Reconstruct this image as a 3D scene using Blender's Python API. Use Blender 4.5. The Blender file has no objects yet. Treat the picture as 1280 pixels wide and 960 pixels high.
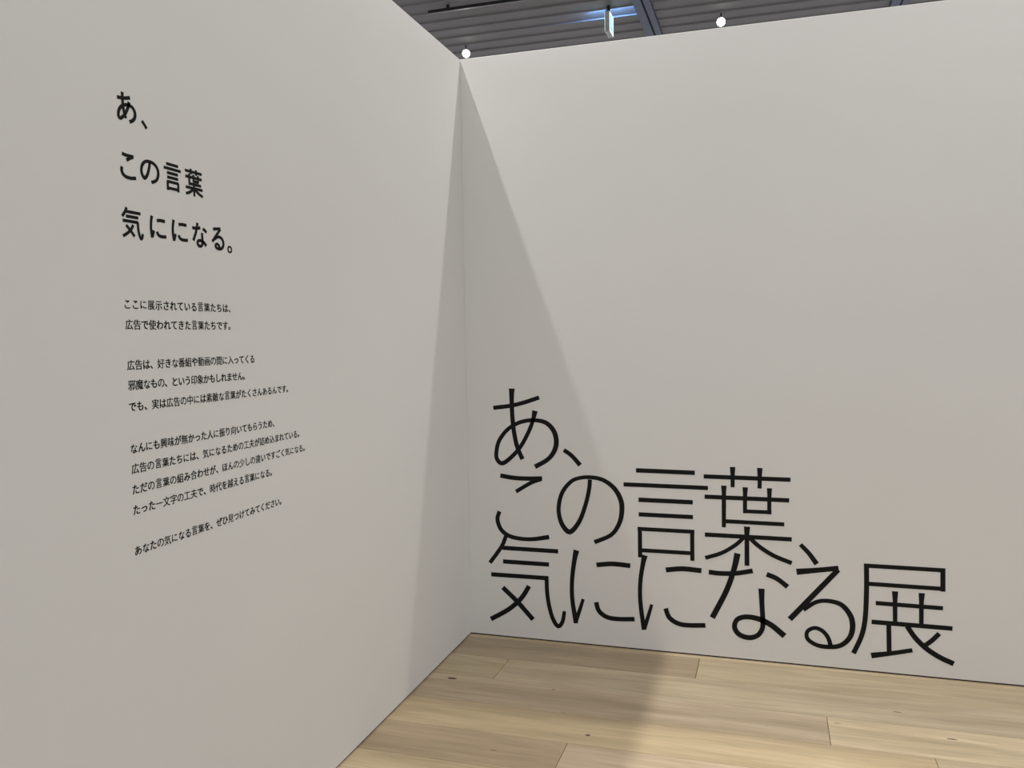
import bpy, bmesh, math, random
from mathutils import Vector, Matrix

# ------------------------------------------------------------------ camera, world, exposure
C = bpy.context.scene.collection
SC = bpy.context.scene
CAM_POS = Vector((1.5246, -4.0849, 1.5811))
YAW, PITCH, ROLL, FPX = -0.302243, -0.057587, -0.016333, 1040.38
fwd = Vector((math.sin(YAW)*math.cos(PITCH), math.cos(YAW)*math.cos(PITCH), math.sin(PITCH)))
rgt = fwd.cross(Vector((0, 0, 1))).normalized()
upv = rgt.cross(fwd)
r2 = rgt*math.cos(ROLL) + upv*math.sin(ROLL)
u2 = -rgt*math.sin(ROLL) + upv*math.cos(ROLL)
cd = bpy.data.cameras.new('camera')
cam = bpy.data.objects.new('camera', cd)
C.objects.link(cam)
m = Matrix((r2, u2, -fwd)).transposed().to_4x4()
m.translation = CAM_POS
cam.matrix_world = m
cd.sensor_fit = 'HORIZONTAL'
cd.sensor_width = 36.0
cd.lens = FPX/1280*36.0
cd.clip_start = 0.05
cd.clip_end = 200
SC.camera = cam

w = bpy.data.worlds.new('hall_ambient')
SC.world = w
w.use_nodes = True
w.node_tree.nodes['Background'].inputs[0].default_value = (1.0, 1.0, 1.035, 1)
w.node_tree.nodes['Background'].inputs[1].default_value = 1.27
SC.view_settings.view_transform = 'Standard'
SC.view_settings.look = 'None'
SC.view_settings.exposure = 0.0
SC.view_settings.gamma = 1.0
SC.view_settings.use_curve_mapping = False

LAMP_COLOR = (1.0, 0.985, 0.95)
WALL_H = 3.0
CEIL_Z = 5.5
TRACK_Z = 5.36
# track lamps, then added overhead fill lamps: (x, y, watts, aim point)
LAMPS_BEHIND_RIGHT_WALL = [(0.75, 110, (0.1, -1.7, 1.6), 'nearest the corner'), (2.35, 100, (0.6, -2.3, 1.6), 'second from the corner'), (3.95, 70, (3.2, -2.4, 0.6), 'farthest from the corner')]
LAMPS_BEHIND_LEFT_WALL = [(-0.38, 380, (2.4, -0.60, 0.0), 'nearest the corner'), (-2.35, 34, (2.3, -1.0, 1.4), 'second from the corner'), (-3.95, 30, (2.3, -1.5, 1.4), 'farthest from the corner')]
LAMPS_FILL = [(3.5, -0.8, 115, (2.8, -0.75, 0.0), 'toward the right', 85), (4.3, -3.6, 62, (0.0, -1.4, 1.7), 'far right behind the camera'), (2.6, -5.0, 40, (2.4, -0.6, 0.6), 'behind the camera'), (0.9, -5.0, 30, (1.0, -0.6, 0.6), 'beside the left wall, behind the camera')]

# ------------------------------------------------------------------ helpers
def mat(name, color, rough=0.5, metal=0.0, bump=0.0, bscale=200.0, vary=0.0, vscale=4.0, emit=None, estr=0.0, spec=0.5):
    mt = bpy.data.materials.new(name)
    mt.use_nodes = True
    nt = mt.node_tree
    b = nt.nodes['Principled BSDF']
    b.inputs['Roughness'].default_value = rough
    b.inputs['Metallic'].default_value = metal
    b.inputs['Specular IOR Level'].default_value = spec
    tc = nt.nodes.new('ShaderNodeTexCoord')
    n1 = nt.nodes.new('ShaderNodeTexNoise')
    n1.inputs['Scale'].default_value = vscale
    n1.inputs['Detail'].default_value = 4
    nt.links.new(tc.outputs['Object'], n1.inputs['Vector'])
    cr = nt.nodes.new('ShaderNodeValToRGB')
    cr.color_ramp.elements[0].position = 0.3
    cr.color_ramp.elements[1].position = 0.7
    cr.color_ramp.elements[0].color = tuple(c*(1-vary) for c in color) + (1,)
    cr.color_ramp.elements[1].color = tuple(min(1, c*(1+vary)) for c in color) + (1,)
    nt.links.new(n1.outputs['Fac'], cr.inputs['Fac'])
    nt.links.new(cr.outputs['Color'], b.inputs['Base Color'])
    if bump:
        n2 = nt.nodes.new('ShaderNodeTexNoise')
        n2.inputs['Scale'].default_value = bscale
        n2.inputs['Detail'].default_value = 3
        nt.links.new(tc.outputs['Object'], n2.inputs['Vector'])
        bp = nt.nodes.new('ShaderNodeBump')
        bp.inputs['Strength'].default_value = bump
        bp.inputs['Distance'].default_value = 0.002
        nt.links.new(n2.outputs['Fac'], bp.inputs['Height'])
        nt.links.new(bp.outputs['Normal'], b.inputs['Normal'])
    if emit:
        b.inputs['Emission Color'].default_value = tuple(emit) + (1,)
        b.inputs['Emission Strength'].default_value = estr
    return mt

def obj(name, bm, material, parent=None, smooth=False):
    me = bpy.data.meshes.new(name)
    bmesh.ops.recalc_face_normals(bm, faces=bm.faces[:])
    bm.to_mesh(me)
    bm.free()
    if material:
        me.materials.append(material)
    if smooth:
        for p in me.polygons:
            p.use_smooth = True
    o = bpy.data.objects.new(name, me)
    C.objects.link(o)
    if parent:
        o.parent = parent
    return o

def box(bm, x0, x1, y0, y1, z0, z1, bevel=0.0):
    g = bmesh.ops.create_cube(bm, size=1.0)
    vs = g['verts']
    for v in vs:
        v.co = Vector((x0 if v.co.x < 0 else x1, y0 if v.co.y < 0 else y1, z0 if v.co.z < 0 else z1))
    if bevel:
        es = list({e for v in vs for e in v.link_edges})
        bmesh.ops.bevel(bm, geom=es, offset=bevel, segments=1, affect='EDGES')
    return vs

def cyl(bm, r1, r2, z0, z1, seg=24, mtx=None, caps=True):
    g = bmesh.ops.create_cone(bm, cap_ends=caps, segments=seg, radius1=r1, radius2=r2, depth=z1-z0)
    T = Matrix.Translation((0, 0, (z0+z1)/2))
    bmesh.ops.transform(bm, matrix=(mtx @ T) if mtx else T, verts=g['verts'])
    return g['verts']

def empty(name, loc):
    o = bpy.data.objects.new(name, None)
    o.empty_display_size = 0.1
    o.location = loc
    C.objects.link(o)
    return o

def tag(o, label=None, cat=None, group=None, kind=None):
    if label: o['label'] = label
    if cat: o['category'] = cat
    if group: o['group'] = group
    if kind: o['kind'] = kind
    return o

# ------------------------------------------------------------------ materials
M_WALL = mat('matte_wall_paper', (0.742, 0.741, 0.724), rough=0.75, bump=0.25, bscale=900, vary=0.012, vscale=1.3, spec=0.3)
M_CORE = mat('wall_gap_shade', (0.03, 0.025, 0.02), rough=0.8)
M_INK = mat('black_vinyl', (0.008, 0.008, 0.008), rough=0.5, vary=0.05, spec=0.12)
M_INK2 = mat('black_print', (0.008, 0.008, 0.008), rough=0.6, vary=0.05, spec=0.12)
M_SLAT = mat('grey_ceiling_metal', (0.225, 0.225, 0.24), rough=0.55, vary=0.06, vscale=2.0)
M_BEAM = mat('blue_grey_steel', (0.058, 0.078, 0.135), rough=0.6, vary=0.08)
M_DECK = mat('dark_ceiling_void', (0.02, 0.02, 0.022), rough=0.9)
M_BLACK = mat('black_metal', (0.012, 0.012, 0.013), rough=0.4, vary=0.05)
M_HOUSE = mat('white_lamp_housing', (0.06, 0.06, 0.06), rough=0.4, vary=0.03)
M_LENS = mat('lamp_lens', (0.9, 0.9, 0.85), rough=0.3, emit=(1.0, 0.96, 0.86), estr=9.0)
M_SIGNBOX = mat('grey_sign_box', (0.42, 0.42, 0.40), rough=0.5, vary=0.03)
M_SIGNFACE = mat('white_lit_sign_face', (0.8, 0.9, 0.88), rough=0.3, emit=(0.80, 1.0, 0.97), estr=1.6)
M_SIGNGREEN = mat('green_lit_sign_field', (0.05, 0.5, 0.5), rough=0.3, emit=(0.10, 0.62, 0.70), estr=1.0)
M_GLOW = mat('blue_glow_fill', (0.8, 0.85, 0.9), rough=0.3, emit=(0.20, 0.45, 1.0), estr=260.0)
M_KNOT = mat('dark_wood_knot', (0.06, 0.04, 0.025), rough=0.6, vary=0.3, vscale=60)
M_SEAM = mat('dark_floor_joint', (0.05, 0.038, 0.028), rough=0.8)

def wood_material():
    mt = bpy.data.materials.new('pale_oak_plank')
    mt.use_nodes = True
    nt = mt.node_tree
    L = nt.links.new
    b = nt.nodes['Principled BSDF']
    b.inputs['Specular IOR Level'].default_value = 0.35
    tc = nt.nodes.new('ShaderNodeTexCoord')
    oi = nt.nodes.new('ShaderNodeObjectInfo')
    off = nt.nodes.new('ShaderNodeVectorMath'); off.operation = 'SCALE'
    comb = nt.nodes.new('ShaderNodeCombineXYZ')
    L(oi.outputs['Random'], comb.inputs[0]); L(oi.outputs['Random'], comb.inputs[1]); L(oi.outputs['Random'], comb.inputs[2])
    L(comb.outputs[0], off.inputs[0]); off.inputs['Scale'].default_value = 37.0
    add = nt.nodes.new('ShaderNodeVectorMath'); add.operation = 'ADD'
    L(tc.outputs['Object'], add.inputs[0]); L(off.outputs[0], add.inputs[1])
    def noise(sc, scale, detail, dist=0.0, rough=0.6):
        mp = nt.nodes.new('ShaderNodeMapping')
        mp.inputs['Scale'].default_value = sc
        L(add.outputs[0], mp.inputs['Vector'])
        n = nt.nodes.new('ShaderNodeTexNoise')
        n.inputs['Scale'].default_value = scale
        n.inputs['Detail'].default_value = detail
        n.inputs['Roughness'].default_value = rough
        n.inputs['Distortion'].default_value = dist
        L(mp.outputs[0], n.inputs['Vector'])
        return n.outputs['Fac']
    def ramp(f, p0, c0, p1, c1):
        r = nt.nodes.new('ShaderNodeValToRGB')
        r.color_ramp.elements[0].position = p0; r.color_ramp.elements[1].position = p1
        r.color_ramp.elements[0].color = c0 + (1,); r.color_ramp.elements[1].color = c1 + (1,)
        L(f, r.inputs['Fac'])
        return r.outputs['Color']
    def mul(a, c, fac=1.0, mode='MULTIPLY'):
        x = nt.nodes.new('ShaderNodeMix'); x.data_type = 'RGBA'; x.blend_type = mode
        x.inputs['Factor'].default_value = fac
        L(a, x.inputs['A']); L(c, x.inputs['B'])
        return x.outputs['Result']
    broad = noise((0.7, 6.0, 1.0), 1.6, 3, 0.6)
    mid = noise((1.2, 28.0, 1.0), 2.2, 5, 0.8)
    fine = noise((4.0, 260.0, 1.0), 3.0, 4)
    c = ramp(broad, 0.3, (0.52, 0.425, 0.30), 0.72, (0.76, 0.65, 0.485))
    c = mul(c, ramp(mid, 0.33, (0.80, 0.77, 0.74), 0.62, (1.06, 1.06, 1.06)), 0.6)
    c = mul(c, ramp(fine, 0.3, (0.90, 0.88, 0.86), 0.6, (1.03, 1.03, 1.03)), 0.7)
    # sparse small knots and pin marks
    vmap = nt.nodes.new('ShaderNodeMapping'); vmap.inputs['Scale'].default_value = (1.0, 2.4, 1.0)
    L(add.outputs[0], vmap.inputs['Vector'])
    vo = nt.nodes.new('ShaderNodeTexVoronoi'); vo.inputs['Scale'].default_value = 2.6
    L(vmap.outputs[0], vo.inputs['Vector'])
    c = mul(c, ramp(vo.outputs['Distance'], 0.012, (0.45, 0.38, 0.32), 0.05, (1, 1, 1)), 0.7)
    c = mul(c, oi.outputs['Color'])
    L(c, b.inputs['Base Color'])
    rr = nt.nodes.new('ShaderNodeMapRange')
    rr.inputs['To Min'].default_value = 0.34; rr.inputs['To Max'].default_value = 0.48
    L(mid, rr.inputs['Value']); L(rr.outputs[0], b.inputs['Roughness'])
    bp = nt.nodes.new('ShaderNodeBump'); bp.inputs['Strength'].default_value = 0.25; bp.inputs['Distance'].default_value = 0.001
    L(fine, bp.inputs['Height']); L(bp.outputs['Normal'], b.inputs['Normal'])
    return mt
M_WOOD = wood_material()

# ------------------------------------------------------------------ floor: base slab and separate planks
bm = bmesh.new()
box(bm, -11, 13, -12, 13, -0.20, -0.016)
floor = tag(obj('floor', bm, M_SEAM), kind='structure')
random.seed(7)
PLANK_MESH = {}
def plank(x0, x1, y0, y1, tint):
    g = 0.0010
    bm = bmesh.new()
    cx, cy = (x0+x1)/2, (y0+y1)/2
    hx, hy = (x1-x0)/2-g, (y1-y0)/2-g
    b_ = 0.0014
    vs = []
    for (ix, z) in ((0, -0.016), (0, -b_), (b_, 0.0)):
        for sx, sy in ((-1, -1), (1, -1), (1, 1), (-1, 1)):
            vs.append(bm.verts.new((sx*(hx-ix), sy*(hy-ix), z)))
    for k in range(2):
        for i in range(4):
            j = (i+1) % 4
            bm.faces.new((vs[k*4+i], vs[k*4+j], vs[k*4+4+j], vs[k*4+4+i]))
    bm.faces.new(vs[8:12]); bm.faces.new(vs[3::-1])
    o = obj('plank', bm, M_WOOD, floor)
    o.location = (cx, cy, 0)
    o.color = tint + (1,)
    return o
ROW0 = -0.030
PITCH_Y = 0.2485
# rows seen in the photograph: joints and tints per plank, partly carrying the floor's light and shade, from the right wall outwards
SEEN = {
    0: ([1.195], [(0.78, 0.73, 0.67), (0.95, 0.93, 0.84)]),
    1: ([0.300, 3.1], [(0.98, 0.96, 0.84), (1.02, 1.0, 0.94), (0.98, 0.95, 0.90)]),
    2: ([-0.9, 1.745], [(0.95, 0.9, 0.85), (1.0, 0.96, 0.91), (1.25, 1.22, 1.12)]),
    3: ([2.105], [(1.02, 0.96, 0.82), (1.05, 1.0, 0.93)]),
    4: ([0.772, 3.3], [(0.88, 0.81, 0.74), (1.04, 0.98, 0.93), (1.0, 0.96, 0.9)]),
    5: ([1.35], [(1.12, 1.07, 0.94), (1.02, 0.97, 0.9)]),
}
strip = plank(-0.4, 5.2, ROW0, 0.002, (1.12, 1.08, 1.0))
planks = {}
for row in range(0, 20):
    y1 = ROW0 - row*PITCH_Y
    y0 = y1 - PITCH_Y
    if row in SEEN:
        js, tints = SEEN[row]
    else:
        js = [random.uniform(0.3, 1.6), random.uniform(2.4, 3.8)]
        tints = []
        for _ in range(3):
            a = random.uniform(0.86, 1.1)
            tints.append((a, a*random.uniform(0.93, 0.98), a*random.uniform(0.82, 0.93)))
    xs = [-0.4 if not js or js[0] > -0.4 else -2.3] + list(js) + [5.2]
    for k in range(len(xs)-1):
        if xs[k+1] <= -0.4: continue
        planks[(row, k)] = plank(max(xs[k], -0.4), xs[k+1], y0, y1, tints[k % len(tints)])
# the rest of the hall floor, beyond what can be told apart
bm = bmesh.new()
def plank_field(bm, X0, X1, Y0, Y1):
    y = Y0
    while y < Y1 - 0.01:
        ye = min(y+PITCH_Y, Y1)
        x = X0
        while x < X1 - 0.05:
            xe = min(x + random.uniform(1.2, 2.2), X1)
            box(bm, x+0.0007, xe-0.0007, y+0.0007, ye-0.0007, -0.016, 0.0)
            x = xe
        y = ye
plank_field(bm, -6.0, -0.401, -9.0, 9.0)
plank_field(bm, 5.201, 9.0, -9.0, 9.0)
plank_field(bm, -0.4, 5.2, -9.0, ROW0-20*PITCH_Y)
plank_field(bm, -0.4, 5.2, 0.003, 9.0)
rest = tag(obj('plank', bm, M_WOOD, floor), kind='stuff')

def knot(pl, x, y, rx, ry, seed):
    rnd = random.Random(seed)
    bm = bmesh.new()
    n = 14
    ring = [bm.verts.new((rx*math.cos(2*math.pi*i/n)*rnd.uniform(0.7, 1.1), ry*math.sin(2*math.pi*i/n)*rnd.uniform(0.7, 1.1), 0)) for i in range(n)]
    low = [bm.verts.new((v.co.x, v.co.y, -0.0006)) for v in ring]
    bm.faces.new(ring); bm.faces.new(low[::-1])
    for i in range(n):
        bm.faces.new((low[i], low[(i+1) % n], ring[(i+1) % n], ring[i]))
    o = obj('knot', bm, M_KNOT, pl)
    o.location = (x-pl.location.x, y-pl.location.y, 0.0003)
    return o

# ------------------------------------------------------------------ the two partition walls
def wall(name, x0, x1, y0, y1, core):
    bm = bmesh.new()
    box(bm, x0, x1, y0, y1, 0.007, WALL_H, bevel=0.0015)
    o = tag(obj(name, bm, M_WALL), kind='structure')
    bm = bmesh.new()
    box(bm, *core, 0.0, 0.0065)
    obj('gap_shade', bm, M_CORE, o)  # dark fill, its colour standing in for shade in the gap below the wall
    return o
wall_right = wall('wall_right', -0.100, 6.4, 0.0, 0.100, (-0.095, 6.39, 0.006, 0.095))
wall_left = wall('wall_left', -0.100, 0.0, -6.4, -0.001, (-0.095, -0.006, -6.39, -0.003))

# ------------------------------------------------------------------ large title lettering on the right wall
# centre lines in tenths of a millimetre: (distance from the corner, height, stroke width)
TITLE = [
 [[(1471,12103,218),(1696,12129,218),(1923,12154,218),(2145,12180,217),(2355,12211,217),(2545,12246,217),(2720,12283,216),(2896,12326,216),(3084,12377,216),(3292,12439,215),(3510,12510,215),(3732,12584,215),(3951,12656,214)],
  [(2494,13112,324),(2491,13010,303),(2487,12913,282),(2483,12806,263),(2482,12672,248),(2481,12505,240),(2481,12312,236),(2483,12106,234),(2490,11896,233),(2500,11683,232),(2513,11463,232),(2531,11238,233),(2556,11016,233),(2588,10791,234),(2627,10564,234),(2672,10342,234),(2725,10137,234),(2788,9953,234),(2860,9785,234),(2936,9623,234),(3010,9458,234)],
  [(3718,11972,296),(3692,11856,273),(3668,11741,248),(3641,11623,226),(3605,11498,211),(3562,11367,205),(3514,11232,205),(3456,11087,208),(3382,10927,210),(3289,10741,210),(3179,10534,209),(3060,10327,209),(2941,10142,209),(2821,9982,211),(2698,9836,213),(2572,9704,216),(2445,9583,218),(2311,9463,222),(2172,9348,225),(2038,9258,227),(1921,9213,229),(1822,9224,233),(1734,9279,231),(1663,9362,226),(1614,9455,222),(1590,9562,219),(1589,9690,218),(1603,9824,218),(1623,9953,218),(1646,10073,217),(1677,10190,216),(1720,10308,215),(1779,10428,213),(1859,10556,212),(1955,10689,211),(2061,10818,210),(2170,10931,209),(2280,11027,208),(2397,11111,207),(2516,11185,207),(2636,11251,206),(2753,11308,206),(2871,11356,206),(2993,11396,206),(3123,11429,206),(3263,11457,205),(3411,11478,204),(3562,11490,204),(3711,11489,206),(3861,11478,210),(4013,11456,216),(4159,11420,223),(4291,11364,230),(4411,11285,237),(4522,11185,243),(4618,11072,249),(4696,10951,254),(4754,10821,258),(4794,10678,260),(4818,10532,262),(4824,10391,262),(4813,10257,260),(4783,10125,256),(4739,9997,252),(4681,9876,247),(4612,9763,242),(4530,9656,236),(4432,9554,231),(4317,9455,229),(4176,9358,231),(4013,9266,235),(3842,9176,241),(3674,9084,245)]],
 [[(5206,9991,220),(5304,9929,219),(5402,9869,219),(5501,9804,219),(5603,9721,220),(5711,9616,222),(5822,9494,225),(5935,9365,228),(6047,9240,231)]],
 [[(1790,8569,234),(1990,8540,234),(2189,8511,233),(2388,8484,232),(2589,8466,231),(2794,8457,230),(3002,8456,230),(3206,8459,229),(3397,8463,229),(3571,8469,228),(3733,8478,228),(3890,8487,228),(4048,8497,227)],
  [(3984,8453,204),(3857,8408,205),(3733,8367,205),(3601,8318,205),(3447,8247,205),(3263,8144,205),(3058,8020,205),(2842,7886,206),(2631,7756,206)],
  [(1712,6680,221),(1676,6579,220),(1636,6479,221),(1604,6377,224),(1594,6268,227),(1609,6146,229),(1641,6015,230),(1689,5887,230),(1750,5773,231),(1825,5676,230),(1913,5590,229),(2015,5514,227),(2129,5450,226),(2253,5399,224),(2390,5359,222),(2538,5330,220),(2699,5309,219),(2871,5294,217),(3055,5287,215),(3250,5290,214),(3455,5305,214),(3674,5335,218),(3906,5378,223),(4143,5427,230),(4376,5472,237)]],
 [[(6543,8529,215),(6532,8402,215),(6524,8279,215),(6511,8147,215),(6486,7993,214),(6448,7807,213),(6401,7599,212),(6345,7382,212),(6281,7168,213),(6211,6953,217),(6133,6733,222),(6046,6521,227),(5951,6333,232),(5840,6156,237),(5717,5990,243),(5592,5859,248),(5476,5793,255),(5368,5811,264),(5263,5894,261),(5168,6012,254),(5087,6133,248),(5024,6258,241),(4974,6399,234),(4936,6547,228),(4911,6693,223),(4897,6833,221),(4896,6973,220),(4907,7115,219),(4929,7261,219),(4962,7417,218),(5006,7578,218),(5063,7737,216),(5137,7888,214),(5232,8033,211),(5346,8175,208),(5467,8304,204),(5587,8408,201),(5701,8482,198),(5815,8533,195),(5933,8569,193),(6055,8598,192),(6184,8624,194),(6317,8640,197),(6454,8646,201),(6596,8643,204),(6745,8632,207),(6901,8612,209),(7056,8579,212),(7207,8528,216),(7354,8456,221),(7500,8366,227),(7638,8261,232),(7760,8145,238),(7866,8012,243),(7960,7863,248),(8038,7707,253),(8096,7553,255),(8133,7404,256),(8149,7253,255),(8150,7102,253),(8141,6950,250),(8124,6797,246),(8097,6642,240),(8055,6488,233),(7995,6337,227),(7921,6185,221),(7834,6034,214),(7724,5889,209),(7585,5757,207),(7405,5641,209),(7191,5539,212),(6962,5441,217),(6739,5341,220)]],
 [[(8867,9072,220),(11722,9043,215)],
  [(8239,8349,211),(12345,8323,205)],
  [(8980,7607,221),(11621,7593,217)],
  [(8985,6875,211),(11628,6866,207)],
  [(8920,6148,198),(11692,6143,194)],
  [(9036,6230,207),(9041,4712,208)],
  [(11585,6208,199),(11591,4706,200)],
  [(9016,5077,199),(11612,5079,195)]],
 [[(12140,8883,208),(16125,8862,201)],
  [(13497,9382,255),(13497,9069,209),(13496,8405,186)],
  [(14747,9374,250),(14741,9051,205),(14736,8393,188)],
  [(12184,7896,208),(16072,7882,202)],
  [(13089,8468,257),(13089,8146,204),(13086,6444,193)],
  [(14079,8427,253),(14073,8126,201),(14067,7173,184)],
  [(15184,8422,237),(15179,8112,192),(15175,7172,181)],
  [(13975,7271,182),(15276,7273,180)],
  [(13104,6743,195),(15851,6728,191)],
  [(12190,6040,210),(16189,6031,203)],
  [(14159,6531,288),(14153,6077,208),(14159,4639,220)],
  [(14078,6073,184),(13979,5964,184),(13883,5855,184),(13779,5746,185),(13656,5635,186),(13508,5520,187),(13343,5402,188),(13166,5287,189),(12984,5185,190),(12798,5101,192),(12602,5028,193),(12403,4960,193),(12205,4890,193)],
  [(14234,6051,207),(14343,5944,206),(14449,5838,206),(14562,5731,207),(14693,5625,207),(14845,5516,207),(15012,5406,207),(15190,5300,207),(15376,5203,207),(15571,5118,207),(15776,5042,206),(15986,4970,206),(16192,4896,206)]],
 [[(16575,5809,199),(16669,5714,202),(16763,5620,205),(16857,5523,208),(16949,5418,211),(17038,5303,216),(17126,5179,223),(17214,5053,230),(17301,4928,238)]],
 [[(2045,5386,213),(1990,5249,214),(1941,5117,214),(1880,4975,212),(1788,4808,211),(1653,4608,210),(1487,4383,210),(1308,4147,211),(1135,3916,211)],
  [(1842,4759,227),(4845,4753,222)],
  [(1864,4037,227),(4345,4037,223)],
  [(1193,3305,229),(4315,3316,224)],
  [(4209,3335,215),(4211,3151,215),(4212,2967,215),(4215,2784,215),(4225,2602,216),(4241,2421,216),(4262,2241,217),(4289,2063,218),(4321,1888,218),(4361,1709,219),(4406,1530,219),(4456,1361,220),(4512,1214,221),(4575,1084,222),(4646,967,222),(4718,880,223),(4786,837,217),(4850,850,203),(4914,907,202),(4972,994,204),(5021,1094,205),(5058,1214,203),(5085,1358,198),(5109,1512,190),(5134,1660,183)],
  [(3261,2825,246),(3158,2656,246),(3058,2485,246),(2951,2316,245),(2823,2149,244),(2675,1986,244),(2511,1824,244),(2329,1665,244),(2129,1508,244),(1902,1354,245),(1652,1202,246),(1391,1052,246),(1134,900,247)],
  [(1825,2651,256),(2022,2478,255),(2218,2309,255),(2415,2135,255),(2616,1947,255),(2821,1741,255),(3031,1521,254),(3241,1297,254),(3450,1075,254)]],
 [[(5803,4871,308),(5778,4765,291),(5754,4667,274),(5728,4553,258),(5700,4399,245),(5665,4192,236),(5626,3945,229),(5590,3680,225),(5564,3419,222),(5547,3169,220),(5537,2919,221),(5537,2659,223),(5551,2379,225),(5582,2072,229),(5629,1745,233),(5682,1410,237),(5731,1079,240)],
  [(6125,2373,165),(6082,2239,172),(6040,2107,178),(5997,1972,184),(5949,1826,191),(5896,1668,197),(5838,1499,204),(5778,1327,210),(5719,1156,217)],
  [(6830,4184,242),(7033,4214,242),(7234,4246,242),(7437,4274,242),(7648,4290,243),(7867,4291,244),(8094,4281,244),(8322,4267,243),(8549,4255,243)],
  [(6796,2265,237),(6821,2156,237),(6842,2046,237),(6871,1939,240),(6921,1843,242),(6994,1756,243),(7084,1676,243),(7188,1607,242),(7303,1553,240),(7426,1518,238),(7559,1498,236),(7707,1489,234),(7875,1487,233),(8072,1495,231),(8291,1513,230),(8518,1535,230),(8740,1556,230)]],
 [[(9270,4833,306),(9246,4728,287),(9224,4630,266),(9200,4518,248),(9173,4373,234),(9140,4183,224),(9102,3961,217),(9067,3721,214),(9042,3479,211),(9028,3243,210),(9020,3005,210),(9021,2749,212),(9035,2465,214),(9065,2139,217),(9109,1782,221),(9159,1413,225),(9205,1049,229)],
  [(9599,2371,158),(9559,2231,164),(9520,2093,170),(9479,1951,176),(9434,1800,182),(9385,1637,188),(9332,1465,195),(9278,1289,201),(9225,1115,207)],
  [(10305,4167,249),(10509,4199,248),(10711,4233,248),(10915,4262,249),(11125,4280,249),(11345,4281,250),(11571,4270,250),(11799,4255,250),(12025,4242,249)],
  [(10282,2232,234),(10318,2123,234),(10351,2011,234),(10390,1905,236),(10445,1811,239),(10519,1731,240),(10607,1661,241),(10705,1602,240),(10810,1554,239),(10912,1519,238),(11017,1495,237),(11140,1482,235),(11294,1478,233),(11493,1485,232),(11725,1503,231),(11970,1526,231),(12207,1547,230)]],
 [[(12369,4204,236),(12500,4195,236),(12627,4184,236),(12761,4176,235),(12912,4175,234),(13087,4181,234),(13279,4192,233),(13478,4209,232),(13672,4234,231),(13861,4270,230),(14049,4314,229),(14237,4362,228),(14424,4408,228)],
  [(13720,5207,299),(13683,5017,288),(13650,4832,277),(13610,4638,266),(13556,4422,259),(13489,4182,256),(13412,3926,256),(13319,3651,257),(13204,3354,259),(13059,3029,260),(12888,2677,262),(12707,2313,264),(12529,1954,266)],
  [(15060,4284,236),(15180,4241,235),(15301,4201,235),(15420,4156,235),(15540,4098,235),(15658,4021,234),(15775,3932,233),(15892,3838,233),(16009,3747,233)],
  [(14826,3569,287),(14830,3396,272),(14833,3223,255),(14838,3049,241),(14844,2872,231),(14853,2687,227),(14866,2496,228),(14877,2311,230),(14884,2146,231),(14890,2004,231),(14895,1879,230),(14892,1765,228),(14874,1657,226),(14838,1550,224),(14789,1449,225),(14728,1358,226),(14656,1283,230),(14569,1222,234),(14469,1175,239),(14361,1142,243),(14252,1128,247),(14134,1134,249),(14007,1158,251),(13887,1198,252),(13787,1251,252),(13708,1322,250),(13644,1410,247),(13599,1506,243),(13577,1601,237),(13581,1700,231),(13608,1805,229),(13654,1903,228),(13717,1983,231),(13799,2042,235),(13899,2087,239),(14013,2118,242),(14136,2136,245),(14269,2141,249),(14415,2134,253),(14565,2114,257),(14712,2082,261),(14855,2037,264),(14998,1981,267),(15140,1911,270),(15285,1828,273),(15431,1726,275),(15579,1607,277),(15728,1482,280),(15876,1360,283)]],
 [[(16406,4495,300),(16640,4531,284),(16872,4566,267),(17104,4602,252),(17336,4638,241),(17566,4676,236),(17796,4715,236),(18024,4755,238),(18252,4794,239)],
  [(18240,4722,237),(16110,2194,255)],
  [(16713,2700,204),(16855,2811,200),(16997,2926,196),(17138,3032,194),(17276,3113,194),(17409,3165,195),(17538,3197,196),(17668,3211,198),(17803,3212,201),(17951,3203,206),(18107,3180,214),(18258,3139,222),(18393,3075,229),(18511,2979,234),(18620,2856,239),(18713,2722,243),(18785,2590,246),(18835,2461,246),(18864,2329,247),(18878,2197,247),(18879,2066,246),(18870,1935,243),(18847,1804,239),(18811,1676,234),(18759,1558,231),(18690,1446,227),(18603,1340,223),(18506,1245,219),(18404,1167,217),(18300,1112,217),(18190,1073,217),(18073,1047,217),(17946,1030,215),(17804,1019,212),(17648,1016,210),(17493,1026,207),(17352,1051,205),(17223,1097,203),(17099,1161,201),(16994,1235,198),(16918,1313,194),(16876,1399,187),(16860,1496,182),(16869,1591,178),(16897,1671,177),(16952,1740,180),(17033,1801,182),(17126,1848,183),(17216,1873,186),(17302,1873,190),(17392,1852,193),(17480,1815,195),(17560,1768,196),(17633,1709,196),(17700,1636,196),(17761,1554,196),(17812,1469,196),(17852,1379,196),(17881,1283,197),(17906,1184,201),(17933,1086,205)]],
 [[(19347,4995,197),(22728,4997,192)],
  [(22624,5079,207),(22637,4026,207)],
  [(19481,4155,197),(22739,4150,192)],
  [(19449,5093,218),(19454,4812,218),(19460,4534,218),(19464,4250,218),(19464,3950,218),(19460,3619,218),(19453,3265,218),(19442,2918,217),(19423,2609,217),(19398,2353,217),(19368,2132,216),(19329,1925,216),(19275,1712,216),(19202,1490,216),(19114,1269,216),(19019,1048,216),(18926,827,216)],
  [(19858,3279,197),(22652,3265,193)],
  [(20668,3888,264),(20672,3484,201),(20682,2368,189)],
  [(21775,3890,259),(21767,3503,198),(21773,2382,186)],
  [(19687,2385,212),(23046,2372,207)],
  [(20418,2345,203),(20449,943,204)],
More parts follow.
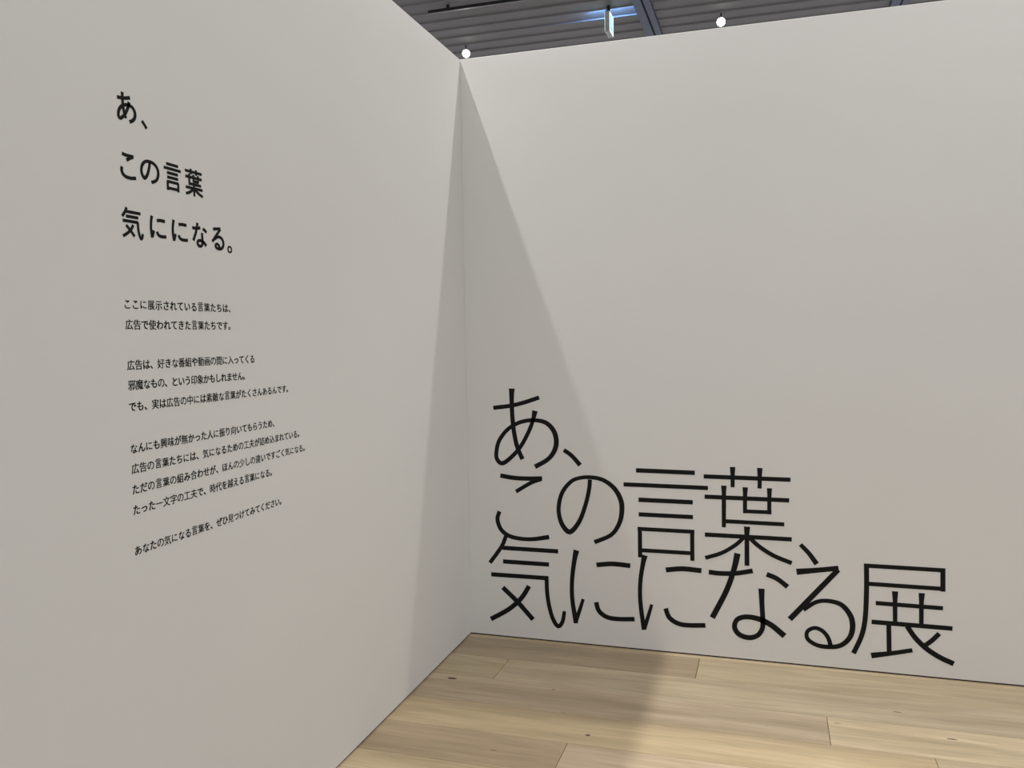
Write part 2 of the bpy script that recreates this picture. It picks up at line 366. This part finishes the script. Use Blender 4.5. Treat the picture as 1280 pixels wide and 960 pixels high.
  [(19687,796,266),(19914,847,251),(20142,897,235),(20368,948,220),(20588,999,208),(20801,1052,201),(21008,1106,198),(21214,1161,195),(21419,1215,193)],
  [(21190,2309,229),(21269,2185,228),(21346,2061,228),(21427,1938,230),(21519,1817,231),(21624,1696,233),(21739,1577,234),(21861,1461,235),(21988,1354,235),(22121,1255,236),(22261,1163,237),(22403,1078,237),(22545,1001,237),(22687,933,237),(22830,874,237),(22973,819,237),(23115,762,237)],
  [(22514,2096,201),(22445,2012,201),(22376,1927,201),(22305,1842,202),(22230,1759,203),(22148,1677,205),(22060,1596,206),(21971,1515,206),(21882,1434,206)]],
]

def ribbon(bm, row, y_front, y_back):
    pts = [Vector((a/1e4, b/1e4)) for a, b, _ in row]
    ws = [c/1e4 for _, _, c in row]
    n = len(pts)
    A, B = [], []
    for i in range(n):
        if 0 < i < n-1:
            d1 = (pts[i]-pts[i-1]).normalized(); d2 = (pts[i+1]-pts[i]).normalized()
            d = (d1+d2).normalized()
            k = min(1.3, 1/max(0.5, d.dot(d1)))
        else:
            d = (pts[min(i+1, n-1)]-pts[max(i-1, 0)]).normalized(); k = 1.0
        nn = Vector((-d.y, d.x))*ws[i]/2*k
        for lst, q in ((A, pts[i]+nn), (B, pts[i]-nn)):
            lst.append((bm.verts.new((q.x, y_front, q.y)), bm.verts.new((q.x, y_back, q.y))))
    for i in range(n-1):
        a0, a1, b0, b1 = A[i], A[i+1], B[i], B[i+1]
        bm.faces.new((a0[0], a1[0], b1[0], b0[0]))
        bm.faces.new((a0[1], b0[1], b1[1], a1[1]))
        bm.faces.new((a0[0], a0[1], a1[1], a1[0]))
        bm.faces.new((b0[0], b1[0], b1[1], b0[1]))
    for k in (0, n-1):
        bm.faces.new((A[k][0], B[k][0], B[k][1], A[k][1]))

title = tag(empty('title_lettering', (0.1, 0.0, 0.07)),
            'very large thin black Japanese lettering in three rows low on the right wall', 'lettering')
for char in TITLE:
    x0 = sum(p[0] for s in char for p in s)/sum(len(s) for s in char)/1e4
    z0 = sum(p[1] for s in char for p in s)/sum(len(s) for s in char)/1e4
    bm = bmesh.new()
    for k, row in enumerate(char):
        ribbon(bm, row, -0.0008-0.00004*k, -0.0002)
    bmesh.ops.translate(bm, verts=bm.verts[:], vec=(-x0, 0, -z0))
    o = obj('character', bm, M_INK, title)
    o.location = (x0-0.1, 0, z0-0.07)

# ------------------------------------------------------------------ printed text on the left wall
def glyph_mesh(text, em, bold, depth=0.0003, res=4):
    cu = bpy.data.curves.new('lettering', 'FONT')
    cu.body = text
    cu.size = em
    cu.extrude = depth/2
    cu.resolution_u = res
    cu.fill_mode = 'BOTH'
    t = bpy.data.objects.new('lettering_source', cu)
    C.objects.link(t)
    dg = bpy.context.evaluated_depsgraph_get()
    dg.update()
    me = bpy.data.meshes.new_from_object(t.evaluated_get(dg))
    bpy.data.objects.remove(t)
    bpy.data.curves.remove(cu)
    # heavier weight: the outline repeated a hair to each side
    bm = bmesh.new()
    d = bold*em
    for i, (dx, dy) in enumerate(((-d, -d*0.6), (d, -d*0.6), (-d, d*0.6), (d, d*0.6), (0, 0))):
        n0 = len(bm.verts)
        bm.from_mesh(me)
        bm.verts.ensure_lookup_table()
        for v in bm.verts[n0:]:
            v.co.x += dx; v.co.y += dy; v.co.z += i*0.00003
    bm.to_mesh(me)
    bm.free()
    return me

def place_mesh(me, parent, base, y_centre, z_centre, sx=1.0, sz=1.0, centre=True, name='character'):
    """text plane (x right, y up) -> left wall plane (along +Y, up Z), facing +X"""
    xs = [v.co.x for v in me.vertices]; ys = [v.co.y for v in me.vertices]
    cx, cy = (min(xs)+max(xs))/2, (min(ys)+max(ys))/2
    for v in me.vertices:
        a, b, c = v.co
        v.co = (c+0.0002, (a-(cx if centre else 0))*sx, (b-(cy if centre else 0))*sz)
    me.materials.clear()
    me.materials.append(M_INK2)
    o = bpy.data.objects.new(name, me)
    C.objects.link(o)
    o.parent = parent
    o.location = Vector((0, y_centre, z_centre)) - base
    return o

hb = Vector((0.0, -2.397, 1.84))
heading = tag(empty('heading_lettering', hb),
              'small bold black Japanese heading in three short rows high on the left wall', 'lettering')
# character, y0, y1, z0, z1 on the wall (metres)
HEADING = [('あ', -2.397, -2.330, 2.122, 2.198), ('、', -2.316, -2.292, 2.121, 2.145),
           ('こ', -2.395, -2.339, 1.985, 2.049), ('の', -2.325, -2.256, 1.987, 2.047), ('言', -2.242, -2.169, 1.980, 2.056),
           ('葉', -2.158, -2.080, 1.977, 2.058),
           ('気', -2.397, -2.322, 1.837, 1.917), ('に', -2.301, -2.237, 1.846, 1.910), ('に', -2.219, -2.152, 1.846, 1.910),
           ('な', -2.137, -2.069, 1.840, 1.912), ('る', -2.052, -1.994, 1.842, 1.909), ('。', -1.981, -1.958, 1.838, 1.860)]
# the big title's characters, reused for the heading and the body where they occur
NAMES = ['あ', None, 'こ', 'の', '言', '葉', '、', '気', 'に', None, 'な', 'る', '展']
STROKES = {n: TITLE[i] for i, n in enumerate(NAMES) if n}
KANJI = '言葉気展'
def stroke_glyph(chx, wd, ht, sw, lift=0.0003):
    """flat character of the given size, centred on the origin, in the text plane"""
    char = STROKES[chx]
    xs = [p[0] for s in char for p in s]; zs = [p[1] for s in char for p in s]
    cx, cz = (min(xs)+max(xs))/2, (min(zs)+max(zs))/2
    kx = (wd-sw*0.9)/((max(xs)-min(xs)) or 1); kz = (ht-sw*0.9)/((max(zs)-min(zs)) or 1)
    bm = bmesh.new()
    for k, s in enumerate(char):
        s2 = s if len(s) <= 3 else s[::2] + ([s[-1]] if (len(s) % 2 == 0) else [])
        wm = sum(p[2] for p in s)/len(s)
        row = [((p[0]-cx)*kx*1e4, (p[1]-cz)*kz*1e4, sw*1e4*(0.6+0.4*p[2]/wm)) for p in (s if wd > 0.04 else s2)]
        ribbon(bm, row, -lift-0.00003*k, 0.0)
    for v in bm.verts:
        v.co = (v.co.x, v.co.z, -v.co.y)
    me = bpy.data.meshes.new('lettering'); bm.to_mesh(me); bm.free()
    return me
for chx, y0, y1, z0, z1 in HEADING:
    wd, ht = y1-y0, z1-z0
    if chx in STROKES:
        me = stroke_glyph(chx, wd, ht, 0.0078 if chx in KANJI else 0.0088, 0.0005)
        place_mesh(me, heading, hb, (y0+y1)/2, (z0+z1)/2)
    else:
        me = glyph_mesh(chx, 0.084, 0.02, res=4)
        xs = [v.co.x for v in me.vertices]; ys = [v.co.y for v in me.vertices]
        place_mesh(me, heading, hb, (y0+y1)/2, (z0+z1)/2, wd/(max(xs)-min(xs)), ht/(max(ys)-min(ys)))

bb = Vector((0.0, -2.400, 1.04))
body = tag(empty('body_lettering', bb),
           'ten lines of tiny black Japanese text in four paragraphs on the left wall', 'lettering')
# text, height of the line's middle, where it ends
LINES = [('ここに展示されている言葉たちは、', 1.6760, -1.9765), ('広告で使われてきた言葉たちです。', 1.6250, -1.9795),
         ('広告は、好きな番組や動画の間に入ってくる', 1.5240, -1.8657), ('邪魔なもの、という印象かもしれません。', 1.4740, -1.9177),
         ('でも、実は広告の中には素敵な言葉がたくさんあるんです。', 1.4200, -1.6840),
         ('なんにも興味が無かった人に振り向いてもらうため、', 1.3150, -1.7693),
         ('広告の言葉たちには、気になるための工夫が詰め込まれている。', 1.2640, -1.6245),
         ('ただの言葉の組み合わせが、ほんの少しの違いですごく気になる。', 1.2120, -1.5926),
         ('たった一文字の工夫で、時代を越える言葉になる。', 1.1600, -1.7922),
         ('あなたの気になる言葉を、ぜひ見つけてみてください。', 1.0570, -1.7435)]
EM = 0.0272
CACHE = {}
def body_glyph(chx):
    if chx not in CACHE:
        me = glyph_mesh(chx, EM, 0.026 if ord(chx) < 0x3100 else 0.017, res=2)
        xs = [v.co.x for v in me.vertices]; ys = [v.co.y for v in me.vertices]
        if chx in STROKES and chx != '、':
            cx, cy = (min(xs)+max(xs))/2, (min(ys)+max(ys))/2
            wd, ht = max(xs)-min(xs), max(ys)-min(ys)
            me = stroke_glyph(chx, wd, ht, EM*(0.086 if chx in KANJI else 0.108))
            for v in me.vertices:
                v.co.x += cx; v.co.y += cy
        CACHE[chx] = me
    return CACHE[chx]
for text, zc, yend in LINES:
    ystart = -2.3985
    first, last = body_glyph(text[0]), body_glyph(text[-1])
    a0 = min(v.co.x for v in first.vertices); a1 = max(v.co.x for v in last.vertices)
    pitch = (yend-ystart-(a1-a0))/(len(text)-1)
    bm = bmesh.new()
    for i, chx in enumerate(text):
        n0 = len(bm.verts)
        bm.from_mesh(body_glyph(chx))
        bm.verts.ensure_lookup_table()
        for v in bm.verts[n0:]:
            v.co.x += i*pitch
    me = bpy.data.meshes.new('lettering'); bm.to_mesh(me); bm.free()
    place_mesh(me, body, bb, ystart-a0, zc-0.38*EM, centre=False, name='text_line')

# ------------------------------------------------------------------ ceiling: deck, tilted slats, cross beams
bm = bmesh.new()
box(bm, -11, 13, -12, 13, 5.82, 5.95)
ceiling = tag(obj('ceiling', bm, M_DECK), kind='structure')
S_PITCH = 0.2885
S_Y0 = 6.11           # far edge of one slat, the others step from it
BAY = 2.95
def slat_bm(bm, x0, x1, yfar, rel=False):
    # cross-section of one tilted slat: near edge high, far edge low with a small turned-up lip
    sec = [(-S_PITCH-0.02, 0.060), (-0.006, 0.016), (-0.006, 0.0), (0.0, 0.0), (0.0, 0.024), (-S_PITCH-0.02, 0.068)]
    L, R = [], []
    for y, z in sec:
        L.append(bm.verts.new((x0, yfar+y, (0 if rel else CEIL_Z)+z)))
        R.append(bm.verts.new((x1, yfar+y, (0 if rel else CEIL_Z)+z)))
    n = len(sec)
    for i in range(n):
        j = (i+1) % n
        bm.faces.new((L[i], L[j], R[j], R[i]))
    bm.faces.new(L[::-1]); bm.faces.new(R)
bays = [(0.155-BAY*k, 0.155-BAY*k+BAY-0.215) for k in (2, 1, 0, -1)]
bm = bmesh.new()
w_ = BAY-0.215
slat_bm(bm, -w_/2, w_/2, 0.0, rel=True)
first = None
for (x0, x1) in bays:
    for k in range(-4, 8):
        yf = S_Y0 + k*S_PITCH
        if first is None:
            first = obj('slat', bm, M_SLAT, ceiling); o = first
        else:
            o = first.copy(); C.objects.link(o)
        o.location = ((x0+x1)/2, yf, CEIL_Z)
bm = bmesh.new()
for kx in range(-4, 5):
    x0 = 0.155 + BAY*kx; x1 = x0 + BAY - 0.215
    for k in range(-58, 24):
        if -4 <= k <= 7 and (x0, x1) in [(round(a, 9), round(b, 9)) for a, b in bays] : continue
        if -4 <= k <= 7 and -2 <= kx <= 1: continue
        slat_bm(bm, x0, x1, S_Y0 + k*S_PITCH)
tag(obj('slat', bm, M_SLAT, ceiling), kind='stuff')
for kx in range(-3, 5):
    xb = BAY*kx
    bm = bmesh.new()
    box(bm, xb-0.052, xb+0.050, -11, 12.5, CEIL_Z-0.012, 5.815, bevel=0.004)
    o = obj('beam', bm, M_BEAM, ceiling)
    bm = bmesh.new()
    box(bm, xb+0.0505, xb+0.072, -11, 12.5, CEIL_Z+0.012, CEIL_Z+0.10)
    obj('dark_groove', bm, M_DECK, o)
    bm = bmesh.new()
    box(bm, xb+0.0725, xb+0.150, -11, 12.5, CEIL_Z-0.002, 5.815)
    obj('side_channel', bm, M_BEAM, o)

# black lighting rail under the slats, seen as a thin dark line
rail = tag(empty('track_rail', (-2.40, 5.39, CEIL_Z-0.05)), 'thin black lighting rail on the slatted ceiling above the left wall', 'lighting rail')
bm = bmesh.new()
box(bm, 0, 2.25, -0.018, 0.018, 0, 0.036, bevel=0.003)
obj('rail_body', bm, M_BLACK, rail)
for xx in (0.25, 1.1, 2.0):
    bm = bmesh.new()
    box(bm, xx-0.02, xx+0.02, -0.012, 0.012, 0.036, 0.075)
    obj('bracket', bm, M_BLACK, rail)

# ------------------------------------------------------------------ lamps
def spot_lamp(x, y, z, aim, watts, label, group=None, size=0.050, top=CEIL_Z, angle=110, blend=0.9, lens=None):
    t = tag(empty('ceiling_spotlight', (x, y, z)), label, 'spotlight', group)
    d = (Vector(aim) - Vector((x, y, z))).normalized()
    q = d.to_track_quat('-Z', 'Y').to_matrix().to_4x4()
    bm = bmesh.new()
    cyl(bm, size+0.006, size+0.004, -0.01, 0.11, 28, q)
    cyl(bm, size*0.6, size*0.5, 0.11, 0.125, 20, q)
    h = obj('housing', bm, M_HOUSE, t)
    bm = bmesh.new()
    cyl(bm, size, size, -0.013, -0.0102, 28, q)
    obj('lens', bm, lens or M_LENS, t)
    bm = bmesh.new()
    cyl(bm, 0.009, 0.009, 0.05, top - z + 0.012, 12)
    obj('stem', bm, M_BLACK, t)
    if watts:
        ld = bpy.data.lights.new('lamp_light', 'SPOT')
        ld.energy = watts
        ld.color = LAMP_COLOR
        ld.spot_size = math.radians(angle)
        ld.spot_blend = blend
        ld.shadow_soft_size = size*0.7
        lo = bpy.data.objects.new('lamp_light', ld)
        C.objects.link(lo)
        lo.parent = t
        lo.matrix_local = Matrix.Translation(d*0.03) @ q
    return t

spot_lamp(-2.41, 6.70, 5.395, (1.2, -3.5, 1.2), 25, 'glowing ceiling spotlight just above the corner where both walls meet', 'bright spotlights behind the right wall', angle=70)
spot_lamp(0.930, 6.70, 5.395, (1.7, -3.5, 1.2), 25, 'glowing ceiling spotlight above the middle of the right wall top edge', 'bright spotlights behind the right wall', angle=70)
def rail_for(pts_axis, fixed, lo, hi, axis, label):
    t = tag(empty('track_rail', ((lo, fixed, CEIL_Z-0.04) if axis == 'x' else (fixed, lo, CEIL_Z-0.04))), label, 'lighting rail')
    bm = bmesh.new()
    if axis == 'x': box(bm, 0, hi-lo, -0.018, 0.018, 0, 0.042)
    else: box(bm, -0.018, 0.018, 0, hi-lo, 0, 0.042)
    obj('rail_body', bm, M_BLACK, t)
# outside the picture: the rails whose lamps light the two walls and cut the wedge shadow in the corner
YB, XA = (TRACK_Z-WALL_H)/3.56, -(TRACK_Z-WALL_H)/2.87
for i, (x, wt, aim, wh) in enumerate(LAMPS_BEHIND_RIGHT_WALL):
    spot_lamp(x, YB+0.1*0, TRACK_Z, aim, wt, 'ceiling spotlight on the rail close behind the right wall, ' + wh, 'spotlights on the rail behind the right wall', top=CEIL_Z-0.04)
for i, (y, wt, aim, wh) in enumerate(LAMPS_BEHIND_LEFT_WALL):
    spot_lamp(XA, y, TRACK_Z, aim, wt, 'ceiling spotlight on the rail close behind the left wall, ' + wh, 'spotlights on the rail behind the left wall', top=CEIL_Z-0.04)
for x, y, wt, aim, wh, *cone in LAMPS_FILL:  # unseen lamps added to brighten the floor and walls
    spot_lamp(x, y, TRACK_Z, aim, wt, 'added fill spotlight overhead in front of the walls, ' + wh, 'added fill spotlights in front of the walls', angle=(cone or [120])[0])
rail_for(None, YB, -0.3, 5.0, 'x', 'black lighting rail close behind the right wall')
rail_for(None, XA, -5.0, 0.3, 'y', 'black lighting rail close behind the left wall')

# ------------------------------------------------------------------ hanging exit sign
sx0, sx1, sy0, sy1, sz0, sz1 = -0.378, -0.322, 5.98, 6.23, 5.20, 5.435
sign = tag(empty('exit_sign', (-0.35, 6.10, sz1)), 'small lit green and white emergency exit sign hanging from the slatted ceiling', 'exit sign')
def sobj(name, bm, m, parent=sign):
    bmesh.ops.translate(bm, verts=bm.verts[:], vec=(0.35, -6.10, -sz1))
    return obj(name, bm, m, parent)
bm = bmesh.new(); box(bm, sx0, sx1, sy0, sy1, sz0, sz1, bevel=0.004); sobj('sign_box', bm, M_SIGNBOX)
for side, xf in ((1, sx1), (-1, sx0)):
    a, b_ = (xf, xf+0.003*side) if side > 0 else (xf-0.003, xf)
    bm = bmesh.new(); box(bm, a, b_, sy0+0.008, sy1-0.008, sz0+0.008, sz1-0.008)
    face = sobj('lit_face', bm, M_SIGNFACE)
    bm = bmesh.new()
    e0, e1 = ((xf+0.003, xf+0.0036) if side > 0 else (xf-0.0036, xf-0.003))
    box(bm, e0, e1, sy0+0.035, sy1-0.035, sz0+0.030, sz1-0.030)
    sobj('green_field', bm, M_SIGNGREEN, face)
    # running figure going through a doorway, in white on the green field
    bm = bmesh.new()
    f0, f1 = ((xf+0.0036, xf+0.0042) if side > 0 else (xf-0.0042, xf-0.0036))
    yc, zc = (sy0+sy1)/2, (sz0+sz1)/2
    def limb(y0, z0, y1, z1, wd):
        d = Vector((y1-y0, z1-z0)).normalized(); n = Vector((-d.y, d.x))*wd/2
        q = [(y0+n.x, z0+n.y), (y1+n.x, z1+n.y), (y1-n.x, z1-n.y), (y0-n.x, z0-n.y)]
        lo = [bm.verts.new((f0, yc+u, zc+v)) for u, v in q]; hi = [bm.verts.new((f1, yc+u, zc+v)) for u, v in q]
        bm.faces.new(lo); bm.faces.new(hi[::-1])
        for i in range(4): bm.faces.new((lo[i], lo[(i+1) % 4], hi[(i+1) % 4], hi[i]))
    limb(0.012, 0.058, 0.030, 0.058, 0.018)
    limb(0.016, 0.044, -0.004, 0.004, 0.022)
    limb(0.014, 0.038, 0.042, 0.022, 0.008); limb(0.012, 0.040, -0.022, 0.032, 0.008)
    limb(-0.004, 0.006, 0.026, -0.022, 0.010); limb(0.026, -0.022, 0.022, -0.054, 0.010)
    limb(-0.004, 0.004, -0.020, -0.030, 0.010); limb(-0.020, -0.030, -0.050, -0.040, 0.010)
    limb(0.055, -0.075, 0.055, 0.070, 0.008); limb(0.055, 0.070, -0.02, 0.070, 0.008)
    sobj('running_figure', bm, M_SIGNFACE, face)
bm = bmesh.new()
box(bm, -0.375, -0.325, 6.00, 6.15, sz1, sz1+0.012)
cyl(bm, 0.022, 0.022, -0.05, 0.05, 16, Matrix.Translation((-0.35, 6.07, sz1+0.055)))
sobj('mount', bm, M_BLACK)
# added blue emitter hidden between two slats, making the glow around the sign
SB = Vector((-0.40, 6.122, CEIL_Z+0.024))
strip_l = tag(empty('added_glow_strip', SB), 'added blue emitter between two ceiling slats for the glow around the exit sign', 'glow helper')
bm = bmesh.new(); box(bm, -0.23, 0.30, -0.008, 0.002, -0.009, 0.009); obj('strip_body', bm, M_BLACK, strip_l)
bm = bmesh.new(); box(bm, -0.225, 0.295, 0.0025, 0.004, -0.007, 0.007); obj('glowing_face', bm, M_GLOW, strip_l)

# ------------------------------------------------------------------ knots in the visible planks
def on(row, k): return planks[(row, k)]
knot(on(3, 0), 0.835, -0.941, 0.012, 0.007, 1)
knot(on(2, 1) if (2, 1) in planks else on(2, 0), 0.598, -0.565, 0.010, 0.003, 2)
knot(on(2, 1), 0.113, -0.569, 0.026, 0.010, 5)
knot(on(1, 1), 2.027, -0.406, 0.018, 0.003, 3)
knot(on(2, 2) if (2, 2) in planks else on(2, 1), 2.194, -0.601, 0.022, 0.004, 4)
